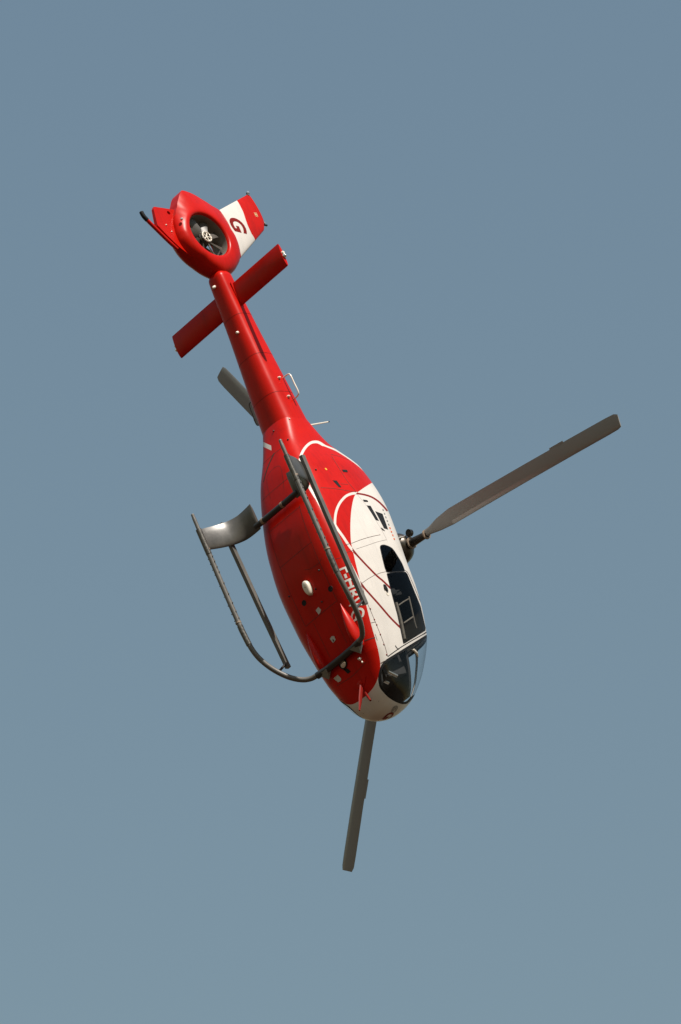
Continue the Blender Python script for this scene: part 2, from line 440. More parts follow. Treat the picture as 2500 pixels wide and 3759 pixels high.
FRIT = -9.0
wind, rest = clip(polys, iG, FRIT); windfr, rest = clip(rest, iG, 0.0)
cabg, rest = clip(rest, iC, -3.0); cabfr, rest = clip(rest, iC, 0.0)
doorg, rest = clip(rest, iD, -3.0); doorfr, rest = clip(rest, iD, 0.0)
def paint(pl):
    """split faces by colour -> list of (face, material index) with 0 red 1 white 2 stripe red 3 black 4 seam"""
    res = []
    fl, pl = clip(pl, iFlag, 0.0); res += [(p, 1) for p in fl]
    w, r = clip(pl, iW, 0.0)
    a, b = clip(w, iS, 0.0); res += [(p, 2) for p in a] + [(p, 1) for p in b]
    a, b = clip(r, iS, 0.0); res += [(p, 1) for p in a] + [(p, 0) for p in b]
    return res
post, rest = clip(rest, iPost, 0.0)
door, body = clip(rest, iDoor, -1.0)
seam, body = clip(body, iDoor, 0.9)
body_f = paint(body) + [(p, 3) for p in windfr + cabfr] + [(p, 4) for p in seam] + [(p, 1) for p in post]
door_f = paint(door) + [(p, 3) for p in doorfr]
def emit(name, fm, mats, parent, shift=0.0, sel=None):
    if sel: fm = [q for q in fm if sel(np.mean([VP[i] for i in q[0]], 0))]
    used = sorted({i for p, _ in fm for i in p}); mp = {k: n for n, k in enumerate(used)}
    V = [VP[i] for i in used]
    if shift: V = [v + shift * (C_AX - v) / np.linalg.norm(C_AX - v) for v in V for C_AX in [np.array([v[0], 0, 1.5])]]
    return obj(name, V, [tuple(mp[i] for i in p) for p, _ in fm], mats, parent, True, [q[1] for q in fm])
PAINTS = [RED, WHITE, DRED, BLACK, SEAM]
fus = emit('fuselage', body_f, PAINTS, heli)
STB = lambda c: c[1] < 0
PRT = lambda c: c[1] > 0
doors = {}
for nm, sel in (('starboard', STB), ('port', PRT)):
    d = emit('door', door_f, PAINTS, heli, 0.0, sel); doors[nm] = d
    emit('windshield_pane', [(p, 0) for p in wind], WINDSH, heli, 0.002, sel)
    emit('cabin_window', [(p, 0) for p in cabg], WINSIDE, heli, 0.002, sel)
    emit('door_window', [(p, 0) for p in doorg], WINSIDE, d, 0.002, sel)

# inner lining with the same openings, a floor, a bulkhead, seats and an instrument panel
opn = [p for p in polys[:-1]]
keep = []
for p in opn:
    v = [VF[i] for i in p]; c = np.mean([VP[i] for i in p], 0)
    if c[0] < -0.3 or c[0] > 2.98 or c[2] < 0.62: continue
    if min(min(q[iC], q[iD], q[iG]) for q in v) < 4: continue
    keep.append(p)
used = sorted({i for p in keep for i in p}); mp = {k: n for n, k in enumerate(used)}
def inward(v, d):
    c = np.array([v[0] - (0.05 if v[0] > 2.2 else 0), 0, 1.45]); w = c - v; return v + w / np.linalg.norm(w) * d
obj('cabin_lining', [inward(VP[i], 0.035) for i in used], [tuple(mp[i] for i in p) for p in keep], LINING, heli)
def slab(name, pts, mt, parent, thick):      # horizontal plate from (x, y) outline
    n = len(pts); V = [(x, y, z) for x, y, z in pts] + [(x, y, z - thick) for x, y, z in pts]
    F = [tuple(range(n)), tuple(reversed(range(n, 2 * n)))] + [(i, i + n, (i + 1) % n + n, (i + 1) % n) for i in range(n)]
    return tidy(obj(name, V, F, mt, parent, False))
ft = []
for x in np.linspace(2.90, -0.3, 15): ft.append((x, -(abs(hull_side(x, 0.92, 1, 0)) - 0.05), 0.92))
slab('cabin_floor', ft + [(x, -y, z) for x, y, z in reversed(ft)], LINING, heli, 0.03)
sec = [tuple(inward(hull(np.array([-0.25]), np.array([a]))[0], 0.06)) for a in np.linspace(0, 2 * math.pi, 60, endpoint=False)]
V = sec + [(x - 0.03, y, z) for x, y, z in sec]
tidy(obj('bulkhead', V, [tuple(range(60)), tuple(reversed(range(60, 120)))] + [(i, i + 60, (i + 1) % 60 + 60, (i + 1) % 60) for i in range(60)], LINING, heli, False))
def seat(x, y):
    s = bevel_box('seat', (x, y, 1.18), (0.48, 0.46, 0.14), SEAT, heli, 0.05)
    bevel_box('seat_back', (x - 0.27, y, 1.52), (0.11, 0.46, 0.70), SEAT, s, 0.05, Matrix.Rotation(R_(-12), 3, 'Y'))
    bevel_box('headrest', (x - 0.37, y, 1.98), (0.10, 0.28, 0.22), SEAT, s, 0.045, Matrix.Rotation(R_(-10), 3, 'Y'))
    bevel_box('seat_base', (x, y, 1.01), (0.36, 0.34, 0.19), SEAT, s, 0.02)
for x, y in ((1.50, -0.36), (1.50, 0.36), (0.45, -0.46), (0.45, 0.0), (0.45, 0.46)): seat(x, y)
ip = bevel_box('instrument_panel', (2.36, 0.0, 1.26), (0.42, 0.84, 0.62), SEAT, heli, 0.06, Matrix.Rotation(R_(-10), 3, 'Y'))
gs = [(x, -(abs(hull_side(x, 1.52, 1, 0)) - 0.05), 1.55) for x in np.linspace(2.84, 2.12, 9)]
slab('glareshield', gs + [(x, -y, z) for x, y, z in reversed(gs)], SEAT, ip, 0.05)
bevel_box('centre_console', (2.05, 0.0, 1.06), (0.55, 0.22, 0.28), SEAT, ip, 0.03)
for sy in (-1, 1):
    tube('pedal', [(2.55, sy * 0.36 - 0.1, 1.02), (2.62, sy * 0.36 - 0.1, 1.18)], 0.025, METAL, ip)
    tube('pedal', [(2.55, sy * 0.36 + 0.1, 1.02), (2.62, sy * 0.36 + 0.1, 1.18)], 0.025, METAL, ip)
    tube('cyclic_stick', smoothpath([(2.05, sy * 0.36, 0.93), (2.0, sy * 0.36, 1.15), (1.92, sy * 0.36, 1.34), (1.95, sy * 0.36, 1.46)]), 0.018, SEAT, ip)

# ------------------------------------------------------------------ tail boom
bx = [-2.06, -2.3, -2.7, -3.1, -3.79, -4.48, -4.90]; br = [0.326, 0.311, 0.289, 0.263, 0.219, 0.184, 0.166]
def boom_r(x): return float(np.interp(-x, [-q for q in bx], br))
V = []; F = []; NB = 72
st_ = [(x, boom_r(x)) for x in np.linspace(-2.06, -4.86, 40)] + [(-4.86 - 0.15 * math.sin(k / 8 * math.pi / 2), max(boom_r(-4.86) * math.cos(k / 8 * math.pi / 2), 0.004)) for k in range(1, 9)]
for x, r in st_:                            # rounded-square section, domed aft end
    for k in range(NB):
        a = 2 * math.pi * k / NB; c, s = math.cos(a), math.sin(a)
        V.append((x, r * math.copysign(abs(c) ** (2 / 3.0), c), 1.695 + r * math.copysign(abs(s) ** (2 / 3.0), s)))
for i in range(len(st_) - 1):
    for k in range(NB): F.append((i * NB + k, i * NB + (k + 1) % NB, (i + 1) * NB + (k + 1) % NB, (i + 1) * NB + k))
F += [tuple(range(NB)), tuple(range((len(st_) - 1) * NB, len(st_) * NB))]
boom = tidy(obj('tail_boom', V, F, RED, heli), 50)
bbv = BVHTree.FromPolygons([tuple(v.co) for v in boom.data.vertices], [tuple(p.vertices) for p in boom.data.polygons])
def boom_pt(x, ang, off=0.0):               # ang 0 = starboard, 90 = top
    r = boom_r(x) + off; return (x, -r * math.cos(R_(ang)), 1.695 + r * math.sin(R_(ang)))
# joint ring where the boom bolts on
P = [(-2.075 + 0.008 * k, 0, 1.695) for k in range(3)]
# small domed fittings on the boom
def px_boom(px):
    """where the pixel's ray meets the boom cone"""
    o, d = pray(px); h = bbv.ray_cast(Vector(o), Vector(d).normalized())
    return np.array(h[0]) if h[0] is not None else None
def fitting(name, q, nrm, r, h, mt, parent):
    lathe(name, [(r, -0.006), (r, h * 0.35), (r * 0.8, h * 0.75), (r * 0.4, h), (0, h * 1.02)], q, nrm, mt, parent, 14)
for px, r, h, mt in [(z1((755, 965))[0], .028, .05, CREAM), (z1((962, 1375))[0], .026, .045, CREAM), (z2((905, 412))[0], .022, .04, CREAM), (z2((1000, 605))[0], .022, .04, CREAM), (z2((1013, 836))[0], .016, .025, CREAM)]:
    q = px_boom(px)
    if q is not None:
        n = Vector((0.06, q[1], q[2] - 1.695)).normalized(); fitting('boom_stud', q, n, r, h, mt, boom)
# towel-rail antennas, one each side of the boom
for sy in (-1, 1):
    pts = [(-2.86, 0.26, 1.67), (-2.86, 0.38, 1.67), (-2.82, 0.435, 1.668), (-2.66, 0.445, 1.665), (-2.50, 0.45, 1.665), (-2.455, 0.41, 1.665), (-2.45, 0.28, 1.665)]
    if sy < 0: pts = [(x - 0.02, y - 0.01, z + 0.13) for x, y, z in pts]
    tube('rail_antenna', smoothpath([(x, sy * y, z) for x, y, z in pts], 5), 0.011, CREAM if sy < 0 else GEAR, boom, 8)
# whip antenna on the spine
q0 = on_plane(z2((1215, 900))[0], 1, -0.16); q1 = on_plane(z2((1425, 862))[0], 1, -0.16)
tube('whip_antenna', [q0 * 1.0 - (q1 - q0) * 0.25, q0 + (q1 - q0) * 0.3, q0 + (q1 - q0) * 0.93], [0.014, 0.013, 0.011], CREAM, boom, 8)
tube('whip_antenna_tip', [q0 + (q1 - q0) * 0.93, q1], 0.009, DARK, boom, 8)

# ------------------------------------------------------------------ fan shroud
CX, CZ, R0 = -5.60, 1.665, 0.385
outl = [(-4.90, 1.69), (-4.95, 1.90), (-5.10, 2.12), (-5.28, 2.28), (-5.45, 2.34), (-5.80, 2.33), (-6.16, 2.28), (-6.24, 2.12), (-6.34, 1.95), (-6.43, 1.77), (-6.47, 1.56), (-6.30, 1.41), (-6.14, 1.30), (-6.0, 1.20), (-5.75, 1.09), (-5.50, 1.06), (-5.32, 1.13), (-5.12, 1.34), (-4.97, 1.52)]
ang = [math.atan2(z - CZ, x - CX) for x, z in outl]; rad = [math.hypot(z - CZ, x - CX) for x, z in outl]
o_ = np.argsort(ang); ang = np.array(ang)[o_]; rad = np.array(rad)[o_]
def rout(th):
    th = (th + math.pi) % (2 * math.pi) - math.pi
    return float(np.interp(th, np.r_[ang - 2 * math.pi, ang, ang + 2 * math.pi], np.r_[rad, rad, rad]))
NT = 144; rows = []
H0 = 0.205
V = []; F = []; MI = []
tprof = [0, .12, .3, .5, .7, .85, .95, 1.0]
for k in range(NT):
    th = 2 * math.pi * k / NT; c, s = math.cos(th), math.sin(th)
    ro = np.mean([rout(th + q) for q in (-.02, 0, .02)])
    # edge half thickness: blunt aft, round below, thin towards the fin
    aft = max(0, -c); low = max(0, -s); upv = max(0, s); fwd = max(0, c)
    he = 0.105 * aft ** 0.5 + 0.05 * upv * (1 - aft)
    prof = []
    prof.append((R0, 0.0)); prof.append((R0, H0 - 0.075))
    for a in (0, 30, 60, 90): prof.append((R0 + 0.05 * (1 - math.cos(R_(a))), H0 - 0.055 + 0.05 * math.sin(R_(a))))
    r1 = R0 + 0.06
    for tt in (.08, .2, .35, .5, .65, .78, .88, .95, .985, 1.0):
        p_ = 2.3; rnd_ = max(0, 1 - tt ** p_) ** (1 / p_); lin_ = 1 - tt ** 1.4; kk = min(1, aft * 1.5)
        hh = he + (H0 - 0.005 - he) * (rnd_ * (1 - kk) + lin_ * kk)
        prof.append((r1 + (ro - r1) * tt, max(hh, 0.004)))
    full_ = [(r, -h) for r, h in prof] + [(r, h) for r, h in reversed(prof[1:])]   # starboard (-y) to port
    rows.append([(CX + r * c, h, CZ + r * s) for r, h in full_])
M_ = len(rows[0])
for r_ in rows: V += r_
for k in range(NT):
    k2 = (k + 1) % NT
    for j in range(M_):
        j2 = (j + 1) % M_
        F.append((k * M_ + j, k2 * M_ + j, k2 * M_ + j2, k * M_ + j2)); MI.append(1 if (j < 2 or j >= M_ - 2) else 0)
shroud = tidy(obj('fan_shroud', V, F, [RED, DUCT], heli, True, MI), 32)
for px in z1((455, 355)):
    q = on_plane(px, 1, -0.19); fitting('shroud_glint', q, (0.1, -1, -0.2), 0.024, 0.03, LAMP, shroud)  # bright stud put in for the highlight on the shroud ring
# fan: hub, eight blades, guide vane struts
fan = lathe('fan_hub', [(0.02, -0.10), (0.09, -0.095), (0.115, -0.07), (0.12, 0.02), (0.09, 0.05)], (CX, 0, CZ), (0, 1, 0), HUB, shroud, 28)
tube('fan_spider', [(CX + 0.088 * math.cos(q), -0.118, CZ + 0.088 * math.sin(q)) for q in np.linspace(0, 2 * math.pi * 0.985, 40)], 0.013, CREAM, fan, 8)
for k in range(5):
    q = 2 * math.pi * k / 5 + 0.2
    tube('spider_arm', [(CX, -0.112, CZ), (CX + 0.085 * math.cos(q), -0.118, CZ + 0.085 * math.sin(q))], 0.010, CREAM, fan, 8)
for k in range(8):
    a = 2 * math.pi * k / 8 + 0.33; c, s = math.cos(a), math.sin(a)
    lathe('fan_bolt', [(0.016, 0), (0.016, 0.02), (0.006, 0.026)], (CX + 0.085 * c, -0.105, CZ + 0.085 * s), (0, -1, 0), TAN if k % 2 else METAL, fan, 10)
    Vb = []; Fb = []
    for i, r in enumerate((0.11, 0.16, 0.24, 0.32, 0.368)):
        tw = R_(38 - 22 * (r - 0.11) / 0.26); ch = 0.062 if i else 0.035
        t_ = Vector((-s, 0, c)); yv = Vector((0, 1, 0)); cv = (t_ * math.cos(tw) + yv * math.sin(tw)); nv = (yv * math.cos(tw) - t_ * math.sin(tw))
        for q_, h_ in ((-1, 0), (-.4, .1), (.5, .08), (1, 0), (.5, -.05), (-.4, -.06)):
            Vb.append(Vector((CX + r * c, -0.045, CZ + r * s)) + cv * ch * q_ + nv * ch * h_ * 1.6)
    for i in range(4):
        for j in range(6): Fb.append((i * 6 + j, i * 6 + (j + 1) % 6, i * 6 + 6 + (j + 1) % 6, i * 6 + 6 + j))
    Fb += [tuple(range(6)), tuple(range(24, 30))]
    tidy(obj('fan_blade', Vb, Fb, FAN, fan))
for k in range(8):
    a = 2 * math.pi * k / 8 + 0.12; c, s = math.cos(a), math.sin(a)
    rot = Matrix.Rotation(-a, 3, 'Y')
    bevel_box('stator_vane', (CX + 0.235 * c, 0.10, CZ + 0.235 * s), (0.31, 0.085, 0.016), DUCT, shroud, 0.006, rot)
tube('fan_drive_shaft', [(CX + 0.39, 0.06, CZ + 0.02), (CX + 0.05, 0.06, CZ)], 0.028, METAL, shroud, 12)
tube('fan_control_rod', [(CX + 0.39, -0.02, CZ + 0.06), (CX + 0.08, -0.07, CZ + 0.03)], 0.011, METAL, shroud, 8)

# ------------------------------------------------------------------ upper fin, ventral fin, tail bumper
def plate(name, outline, half_t, edge_t, mt_fn, mats, parent, inset=0.10):
    """solid with rounded edges from an x-z outline: face verts at half_t inset, rim at edge_t"""
    P = np.array(outline, float); n = len(P); c = P.mean(0)
    A = np.roll(P, -1, 0) - np.roll(P, 1, 0); nrm = np.stack([A[:, 1], -A[:, 0]], 1); nrm /= np.linalg.norm(nrm, axis=1)[:, None]
    if ((P - c) * nrm).sum() < 0: nrm = -nrm
    V = []; F = []
    layers = [(0.0, edge_t * 0.6), (0.008, edge_t), (inset * .45, edge_t + (half_t - edge_t) * .6), (inset, half_t)]
    seqs = [(d, -h) for d, h in reversed(layers)] + [(d, h) for d, h in layers]
    for d, h in seqs:
        for p, q in zip(P, nrm): V.append((p[0] - q[0] * d, h, p[1] - q[1] * d))
    L = len(seqs)
    for l in range(L - 1):
        for k in range(n): F.append((l * n + k, l * n + (k + 1) % n, (l + 1) * n + (k + 1) % n, (l + 1) * n + k))
    F += [tuple(range(n)), tuple(range((L - 1) * n, L * n))]
    return tidy(obj(name, V, F, mats, parent, True), 30)

def fin_pts(x0, z0, x1, z1_, n): return [(x0 + (x1 - x0) * k / n, z0 + (z1_ - z0) * k / n) for k in range(n)]
# upper fin: lofted airfoil sections from root to tip, painted by position
NZ = 44; NC = 40; V = []; F = []; VFin = []
for i in range(NZ + 1):
    w_ = i / NZ
    zle = 2.20 + (3.33 - 2.20) * w_; xle = -5.20 + (-6.00 + 5.20) * w_
    xte = float(np.interp(w_, [0, .12, 1], [-6.17, -6.19, -6.635])); zte = float(np.interp(w_, [0, .12, 1], [2.12, 2.27, 3.26]))
    if w_ > .94: xle -= (w_ - .94) / .06 * 0.08
    tk = 0.085 * (1 - .45 * w_)
    for j in range(NC):
        s_ = j / NC * 2
        port = s_ > 1; q = (2 - s_) if port else s_           # chord 0 LE .. 1 TE
        qq = q ** 1.6
        y = tk * (1.9 * math.sqrt(qq) * (1 - qq) ** .8 + 0.16 * qq)
        V.append((xle + (xte - xle) * qq, (y if port else -y), zle + (zte - zle) * qq))
WB = z1((975, 185), (1015, 290), (1030, 350), (1050, 410), (1085, 480), (1145, 545))
WL = z1((770, 262), (830, 368), (880, 452), (930, 535), (975, 610), (1012, 688))
wbx = np.array([on_plane(p, 1, -0.05) for p in WB]); wlx = np.array([on_plane(p, 1, -0.06) for p in WL])
wbx = wbx[np.argsort(wbx[:, 0])]; wlx = wlx[np.argsort(wlx[:, 0])]
def fin_clip():
    global F
    F = []
    for i in range(NZ):
        for j in range(NC): F.append((i * NC + j, i * NC + (j + 1) % NC, (i + 1) * NC + (j + 1) % NC, (i + 1) * NC + j))
    F.append(tuple(reversed(range(NC)))); F.append(tuple(range(NZ * NC, (NZ + 1) * NC)))
fin_clip()
_sv = (VP, VF, ecache)
VP = [np.array(v) for v in V]
def fld(v):
    up_ = v[2] - np.interp(v[0], wbx[:, 0], wbx[:, 2]); lo_ = np.interp(v[0], wlx[:, 0], wlx[:, 2]) - v[2]
    return np.array([max(up_, lo_)])
VF = [fld(v) for v in VP]; ecache = {}
# subdivide chordwise is fine enough; cut the colour border through the faces
a, b = clip(F, 0, 0.0)
fin = emit('tail_fin', [(p, 1) for p in a] + [(p, 0) for p in b], [RED, WHITE], heli); tidy(fin, 30)
VP, VF, ecache = _sv
q = on_plane(z1((1065, 112))[0], 1, 0); tube('fin_tip_light_stem', [(-6.60, 0, 3.24), (-6.66, 0, 3.255)], 0.022, DARK, fin, 10)
fitting('tail_position_light', (-6.655, 0, 3.262), (-0.8, 0, 0.5), 0.026, 0.045, LAMP, fin)
fitting('fin_tip_lamp', (-6.10, 0, 3.335), (0, 0, 1), 0.02, 0.035, LAMP, fin)
tube('fin_tip_stub', [(-6.06, 0, 3.33), (-6.055, 0, 3.385)], 0.017, DARK, fin, 8)
# ventral fin
VFN = [(-5.22, 1.20), (-5.40, 1.00), (-5.60, 0.85), (-5.78, 0.735), (-5.95, 0.775), (-6.10, 0.815), (-6.145, 0.85), (-6.14, 1.06), (-6.13, 1.30), (-5.9, 1.30), (-5.6, 1.25)]
from mathutils.geometry import tessellate_polygon
hole = [(-6.055 + 0.034 * math.cos(2 * math.pi * k / 18), 1.13 + 0.034 * math.sin(2 * math.pi * k / 18)) for k in range(18)]
loops = [VFN, hole]; tri = tessellate_polygon([[Vector((x, z, 0)) for x, z in L_] for L_ in loops])
flat2 = VFN + hole; n0 = len(flat2); V = []
for sgn in (-1, 1):
    for x, z in flat2: V.append((x, sgn * float(np.interp(x, [-6.15, -5.22], [0.022, 0.05])), z))
F = [tuple(t_) for t_ in tri] + [tuple(i + n0 for i in reversed(t_)) for t_ in tri]
for st0, L_ in ((0, VFN), (len(VFN), hole)):
    for k in range(len(L_)):
        a = st0 + k; b = st0 + (k + 1) % len(L_); F.append((a, b, b + n0, a + n0))
vent_fin = tidy(obj('ventral_fin', V, F, RED, heli, False))
for (x, z) in ((-5.80, .93), (-5.68, .99)): fitting('fin_bolt', (x, -0.036, z), (0, -1, 0), 0.012, 0.014, CREAM, vent_fin)
bump = tube('tail_bumper', smoothpath([(-5.38, 0, 1.00), (-5.50, 0, 0.885), (-5.66, 0, 0.755), (-5.84, 0, 0.615), (-5.88, 0, 0.585)], 6), 0.030, RED, heli, 12)
tube('bumper_pad', smoothpath([(-5.88, 0, 0.585), (-5.94, 0, 0.545), (-6.00, 0, 0.53), (-6.03, 0, 0.53)], 5), [0.034] * 15 + [0.026], BLACK, bump, 12)

# ------------------------------------------------------------------ horizontal stabiliser
V = []; F = []; NC = 28; ys = [-1.30, -1.285, -0.9, -0.5, -0.15, 0.15, 0.5, 0.9, 1.285, 1.30]
for k, y in enumerate(ys):
    sc = 0.9 if k in (0, len(ys) - 1) else 1.0
    for j in range(NC):
        s_ = j / NC * 2; top = s_ > 1; q = (2 - s_) if top else s_; qq = q ** 1.5
        h = 0.05 * sc * (1.9 * math.sqrt(qq) * (1 - qq) ** .85 + 0.12 * qq)
        V.append((-4.265 - 0.41 * (0.5 + (qq - 0.5) * (0.97 if sc < 1 else 1)), y, 1.695 + (h * 0.7 if top else -h)))
for k in range(len(ys) - 1):
    for j in range(NC): F.append((k * NC + j, k * NC + (j + 1) % NC, (k + 1) * NC + (j + 1) % NC, (k + 1) * NC + j))
F += [tuple(range(NC)), tuple(range((len(ys) - 1) * NC, len(ys) * NC))]
stab = tidy(obj('horizontal_stabiliser', V, F, RED, heli), 35)
for sy in (-1, 1):
    n = lathe('navigation_light', [(0.02, -0.01), (0.034, 0.012), (0.03, 0.035), (0.012, 0.052), (0, 0.054)], (-4.44, sy * 1.298, 1.695), (0, sy, 0), LAMP, stab, 14)
    lathe('light_base', [(0.03, 0), (0.03, 0.018), (0.02, 0.03)], (-4.50, sy * 1.298, 1.70), (0, sy, 0), CREAM, stab, 12)
    # root fillet plate
    bevel_box('root_plate', (-4.47, sy * 0.190, 1.69), (0.44, 0.02, 0.085), RED, stab, 0.008)

# ------------------------------------------------------------------ landing gear
gear = tube('rear_crosstube', smoothpath([(-0.60, y, z) for y, z in ((-0.50, 0.692), (-0.35, 0.697), (-0.15, 0.70), (0.15, 0.70), (0.35, 0.697), (0.50, 0.692))], 5), 0.048, TUBE, heli, 16)
for y in (-0.13, 0.33):
    P = [(-0.60, y - 0.022, 0.70), (-0.60, y + 0.022, 0.70)]
    tube('tube_clamp', P, 0.054, TAN, gear, 16)
for sy in (-1, 1):
    # wide faired leg
    path = smoothpath([(0.43, 0.695), (0.60, 0.69), (0.74, 0.655), (0.87, 0.54), (0.965, 0.36), (1.03, 0.17), (1.05, 0.06)], 5)
    V = []; F = []; n = 20; L = len(path)
    for i, (y, z) in enumerate(path):
        a = path[min(i + 1, L - 1)] - path[max(i - 1, 0)]; a /= np.linalg.norm(a); nr = np.array([-a[1], a[0]])
        f_ = i / (L - 1); x0 = -0.50 - 0.02 * (1 - f_) ; x1 = -0.97 + 0.11 * f_; tk = 0.034
        if i in (0, L - 1): tk *= 0.7
        for k in range(n):
            s_ = k / n * 2; top = s_ > 1; q = (2 - s_) if top else s_; qq = q ** 1.4
            h = tk * (2.0 * math.sqrt(qq) * (1 - qq) ** .7 + 0.15 * qq) * (1 if top else -1)
            V.append((x0 + (x1 - x0) * qq, sy * (y + nr[0] * h), z + nr[1] * h))
    for i in range(L - 1):
        for k in range(n): F.append((i * n + k, i * n + (k + 1) % n, (i + 1) * n + (k + 1) % n, (i + 1) * n + k))
    F += [tuple(range(n)), tuple(range((L - 1) * n, L * n))]
    fair = tidy(obj('leg_fairing', V, F, FAIR, heli), 40)
    # skid tube sweeping up into the front crosstube
    pth = [(-1.14, 1.045, 0.075), (-1.0, 1.045, 0.072), (-0.4, 1.045, 0.07), (0.3, 1.045, 0.07), (0.95, 1.04, 0.075), (1.22, 1.03, 0.09), (1.42, 1.01, 0.135), (1.60, 0.965, 0.215), (1.76, 0.90, 0.315), (1.90, 0.81, 0.42), (2.00, 0.70, 0.515), (2.04, 0.60, 0.585), (2.05, 0.50, 0.615)]
    pp = smoothpath([(x, sy * y, z) for x, y, z in pth], 6)
    rad_ = [0.020 if i == 0 else (0.026 if i < 5 else (0.030 if i < 9 else 0.041)) for i in range(len(pp))]
    sk = tube('skid_tube', pp, rad_, GEAR, heli, 16)
    # steel wear shoe under the tube and its studs
    for (xa, xb) in ((-0.86, -0.42), (0.86, 1.20)):
        pw = [(x, sy * float(np.interp(x, [-1, .95, 1.22], [1.045, 1.04, 1.03])), float(np.interp(x, [-1, .95, 1.22], [0.07, 0.075, 0.09])) - 0.004) for x in np.linspace(xa, xb, 8)]
        tube('wear_shoe', pw, 0.0455, SHOE, sk, 16)
    for x in (-0.36, -0.27, -0.17, -0.08, 0.12, 0.31, 0.47, 0.62, 0.74):
        for oy in (-1, 1):
            tube('shoe_stud', [(x, sy * 1.045 + oy * 0.036, 0.075), (x, sy * 1.045 + oy * 0.058, 0.068)], 0.009, SHOE, sk, 6)
    for x in (-0.50, 0.80): tube('tube_band', [(x - 0.012, sy * 1.045, 0.07), (x + 0.012, sy * 1.045, 0.07)], 0.047, TAN, sk, 16)
    # boarding step: flat bar above the skid
    st = tube('boarding_step', [(-0.94, sy * 0.955, 0.535), (-0.40, sy * 0.945, 0.535), (0.6, sy * 0.93, 0.555), (1.66, sy * 0.905, 0.58)], 0.052, GEAR, heli, 4, False, flat=0.85)
    tube('step_bracket', [(1.60, sy * 0.905, 0.55), (1.72, sy * 0.90, 0.36)], 0.02, TUBE, st, 10)
    tube('step_bracket', [(-0.72, sy * 0.94, 0.535), (-0.72, sy * 0.86, 0.53)], 0.02, TUBE, st, 10)
fc = tube('front_crosstube', [(2.05, y, z) for y, z in ((-0.50, 0.63), (-0.3, 0.67), (0, 0.68), (0.3, 0.67), (0.50, 0.63))], 0.055, TUBE, heli, 16)

PLATE2 = mat('grey_end_plate', (0.20, 0.22, 0.21), 0.5, var=0.1)
# teardrop blisters on the belly where the front tube passes
def blister(name, x0, x1, yc, wd_, ht, mt, parent, rnd=0.62):
    V = []; F = []; nx = 22; na = 18
    for i in range(nx + 1):
        f_ = i / nx; x = x0 + (x1 - x0) * f_
        prof = (f_ ** 0.9) if f_ < rnd else rnd ** .9 * math.sqrt(max(0, 1 - ((f_ - rnd) / (1 - rnd)) ** 2)) ** 0.5
        prof = max(prof / (rnd ** .9), 0.0) if f_ > 0 else 0
        prof = math.sin(min(1, f_ / rnd) * math.pi / 2) if f_ < rnd else math.sqrt(max(0, 1 - ((f_ - rnd) / (1 - rnd)) ** 2))
        for k in range(na + 1):
            a = math.pi * k / na; dy = math.cos(a) * wd_ * max(prof, .02); y = yc + dy
            V.append((x, y, keel(x, y) + 0.012 - math.sin(a) * (ht * prof + 0.012)))
    for i in range(nx):
        for k in range(na): F.append((i * (na + 1) + k, i * (na + 1) + k + 1, (i + 1) * (na + 1) + k + 1, (i + 1) * (na + 1) + k))
    return tidy(obj(name, V, F, mt, parent), 60)
for sy in (-1, 1):
    b_ = blister('tube_blister', 1.32, 2.12, sy * 0.40, 0.088, 0.125, RED, fus, 0.72)
    # end plate between blister and tube
    x, y = 2.09, sy * 0.37
    V = [(x - 0.02, y - 0.09, 0.60), (x - 0.02, y + 0.09, 0.60), (x + 0.10, y, 0.70), (x - 0.01, y - 0.09, 0.72), (x - 0.01, y + 0.09, 0.72)]
    tidy(obj('blister_end_plate', V, [(0, 1, 2), (0, 3, 4, 1), (0, 2, 3), (1, 4, 2), (3, 2, 4)], PLATE2, b_, False))

# ------------------------------------------------------------------ belly equipment
def belly(px, off=0.0):
    q, n = hit(px); return q + n * off, n
def hexpatch(name, pxs, mt, parent, off=0.004, thick=0.012):
    B = []
    for p in pxs:
        q, n = hit(p)
        if q is None: return None
        B.append((q, n))
    n = len(B); V = [q + m_ * off for q, m_ in B] + [q - m_ * thick for q, m_ in B]
    F = [tuple(range(n)), tuple(reversed(range(n, 2 * n)))] + [(i, i + n, (i + 1) % n + n, (i + 1) % n) for i in range(n)]
    return tidy(obj(name, V, F, mt, parent, False))
q, n = belly(z6((40, 330))[0])
V = []; F = []
T1 = (Vector((1, 0, 0)) - n * n.x).normalized(); T2 = n.cross(T1)
for i, (sc, h) in enumerate(((1, -0.01), (1, 0.045), (.93, 0.066), (.75, 0.076), (.3, 0.08))):
    for k in range(24):
        a = 2 * math.pi * k / 24; V.append(q + T1 * (math.cos(a) * (0.125 + 0.02 * math.cos(a))) * sc + T2 * math.sin(a) * 0.062 * sc + n * h)
for i in range(4):
    for k in range(24): F.append((i * 24 + k, i * 24 + (k + 1) % 24, i * 24 + 24 + (k + 1) % 24, i * 24 + 24 + k))
F += [tuple(reversed(range(24))), tuple(range(96, 120))]
rb = tidy(obj('radio_antenna_dome', V, F, CREAM, fus), 45)
fitting('dome_screw', q + n * 0.08, n, 0.012, 0.006, TAN, rb)
for pts in (z6((125, 598), (155, 560), (185, 592), (178, 622), (160, 645)), z6((288, 925), (310, 895), (335, 893), (355, 938), (325, 972)), z6((330, 1382), (378, 1340), (418, 1385), (412, 1412), (385, 1426))):
    hexpatch('blade_antenna_plate', pts, PLATE, fus, 0.008)
hexpatch('plate_mark', z6((318, 935), (328, 930), (338, 945), (330, 958)), DARK, fus, 0.011)
for px in z6((292, 350), (-12, 513)):
    q, n = belly(px); lathe('drain_port', [(0.03, 0.002), (0.044, 0.004), (0.046, 0), (0.04, -0.01)], q, n, BLACK, fus, 20)
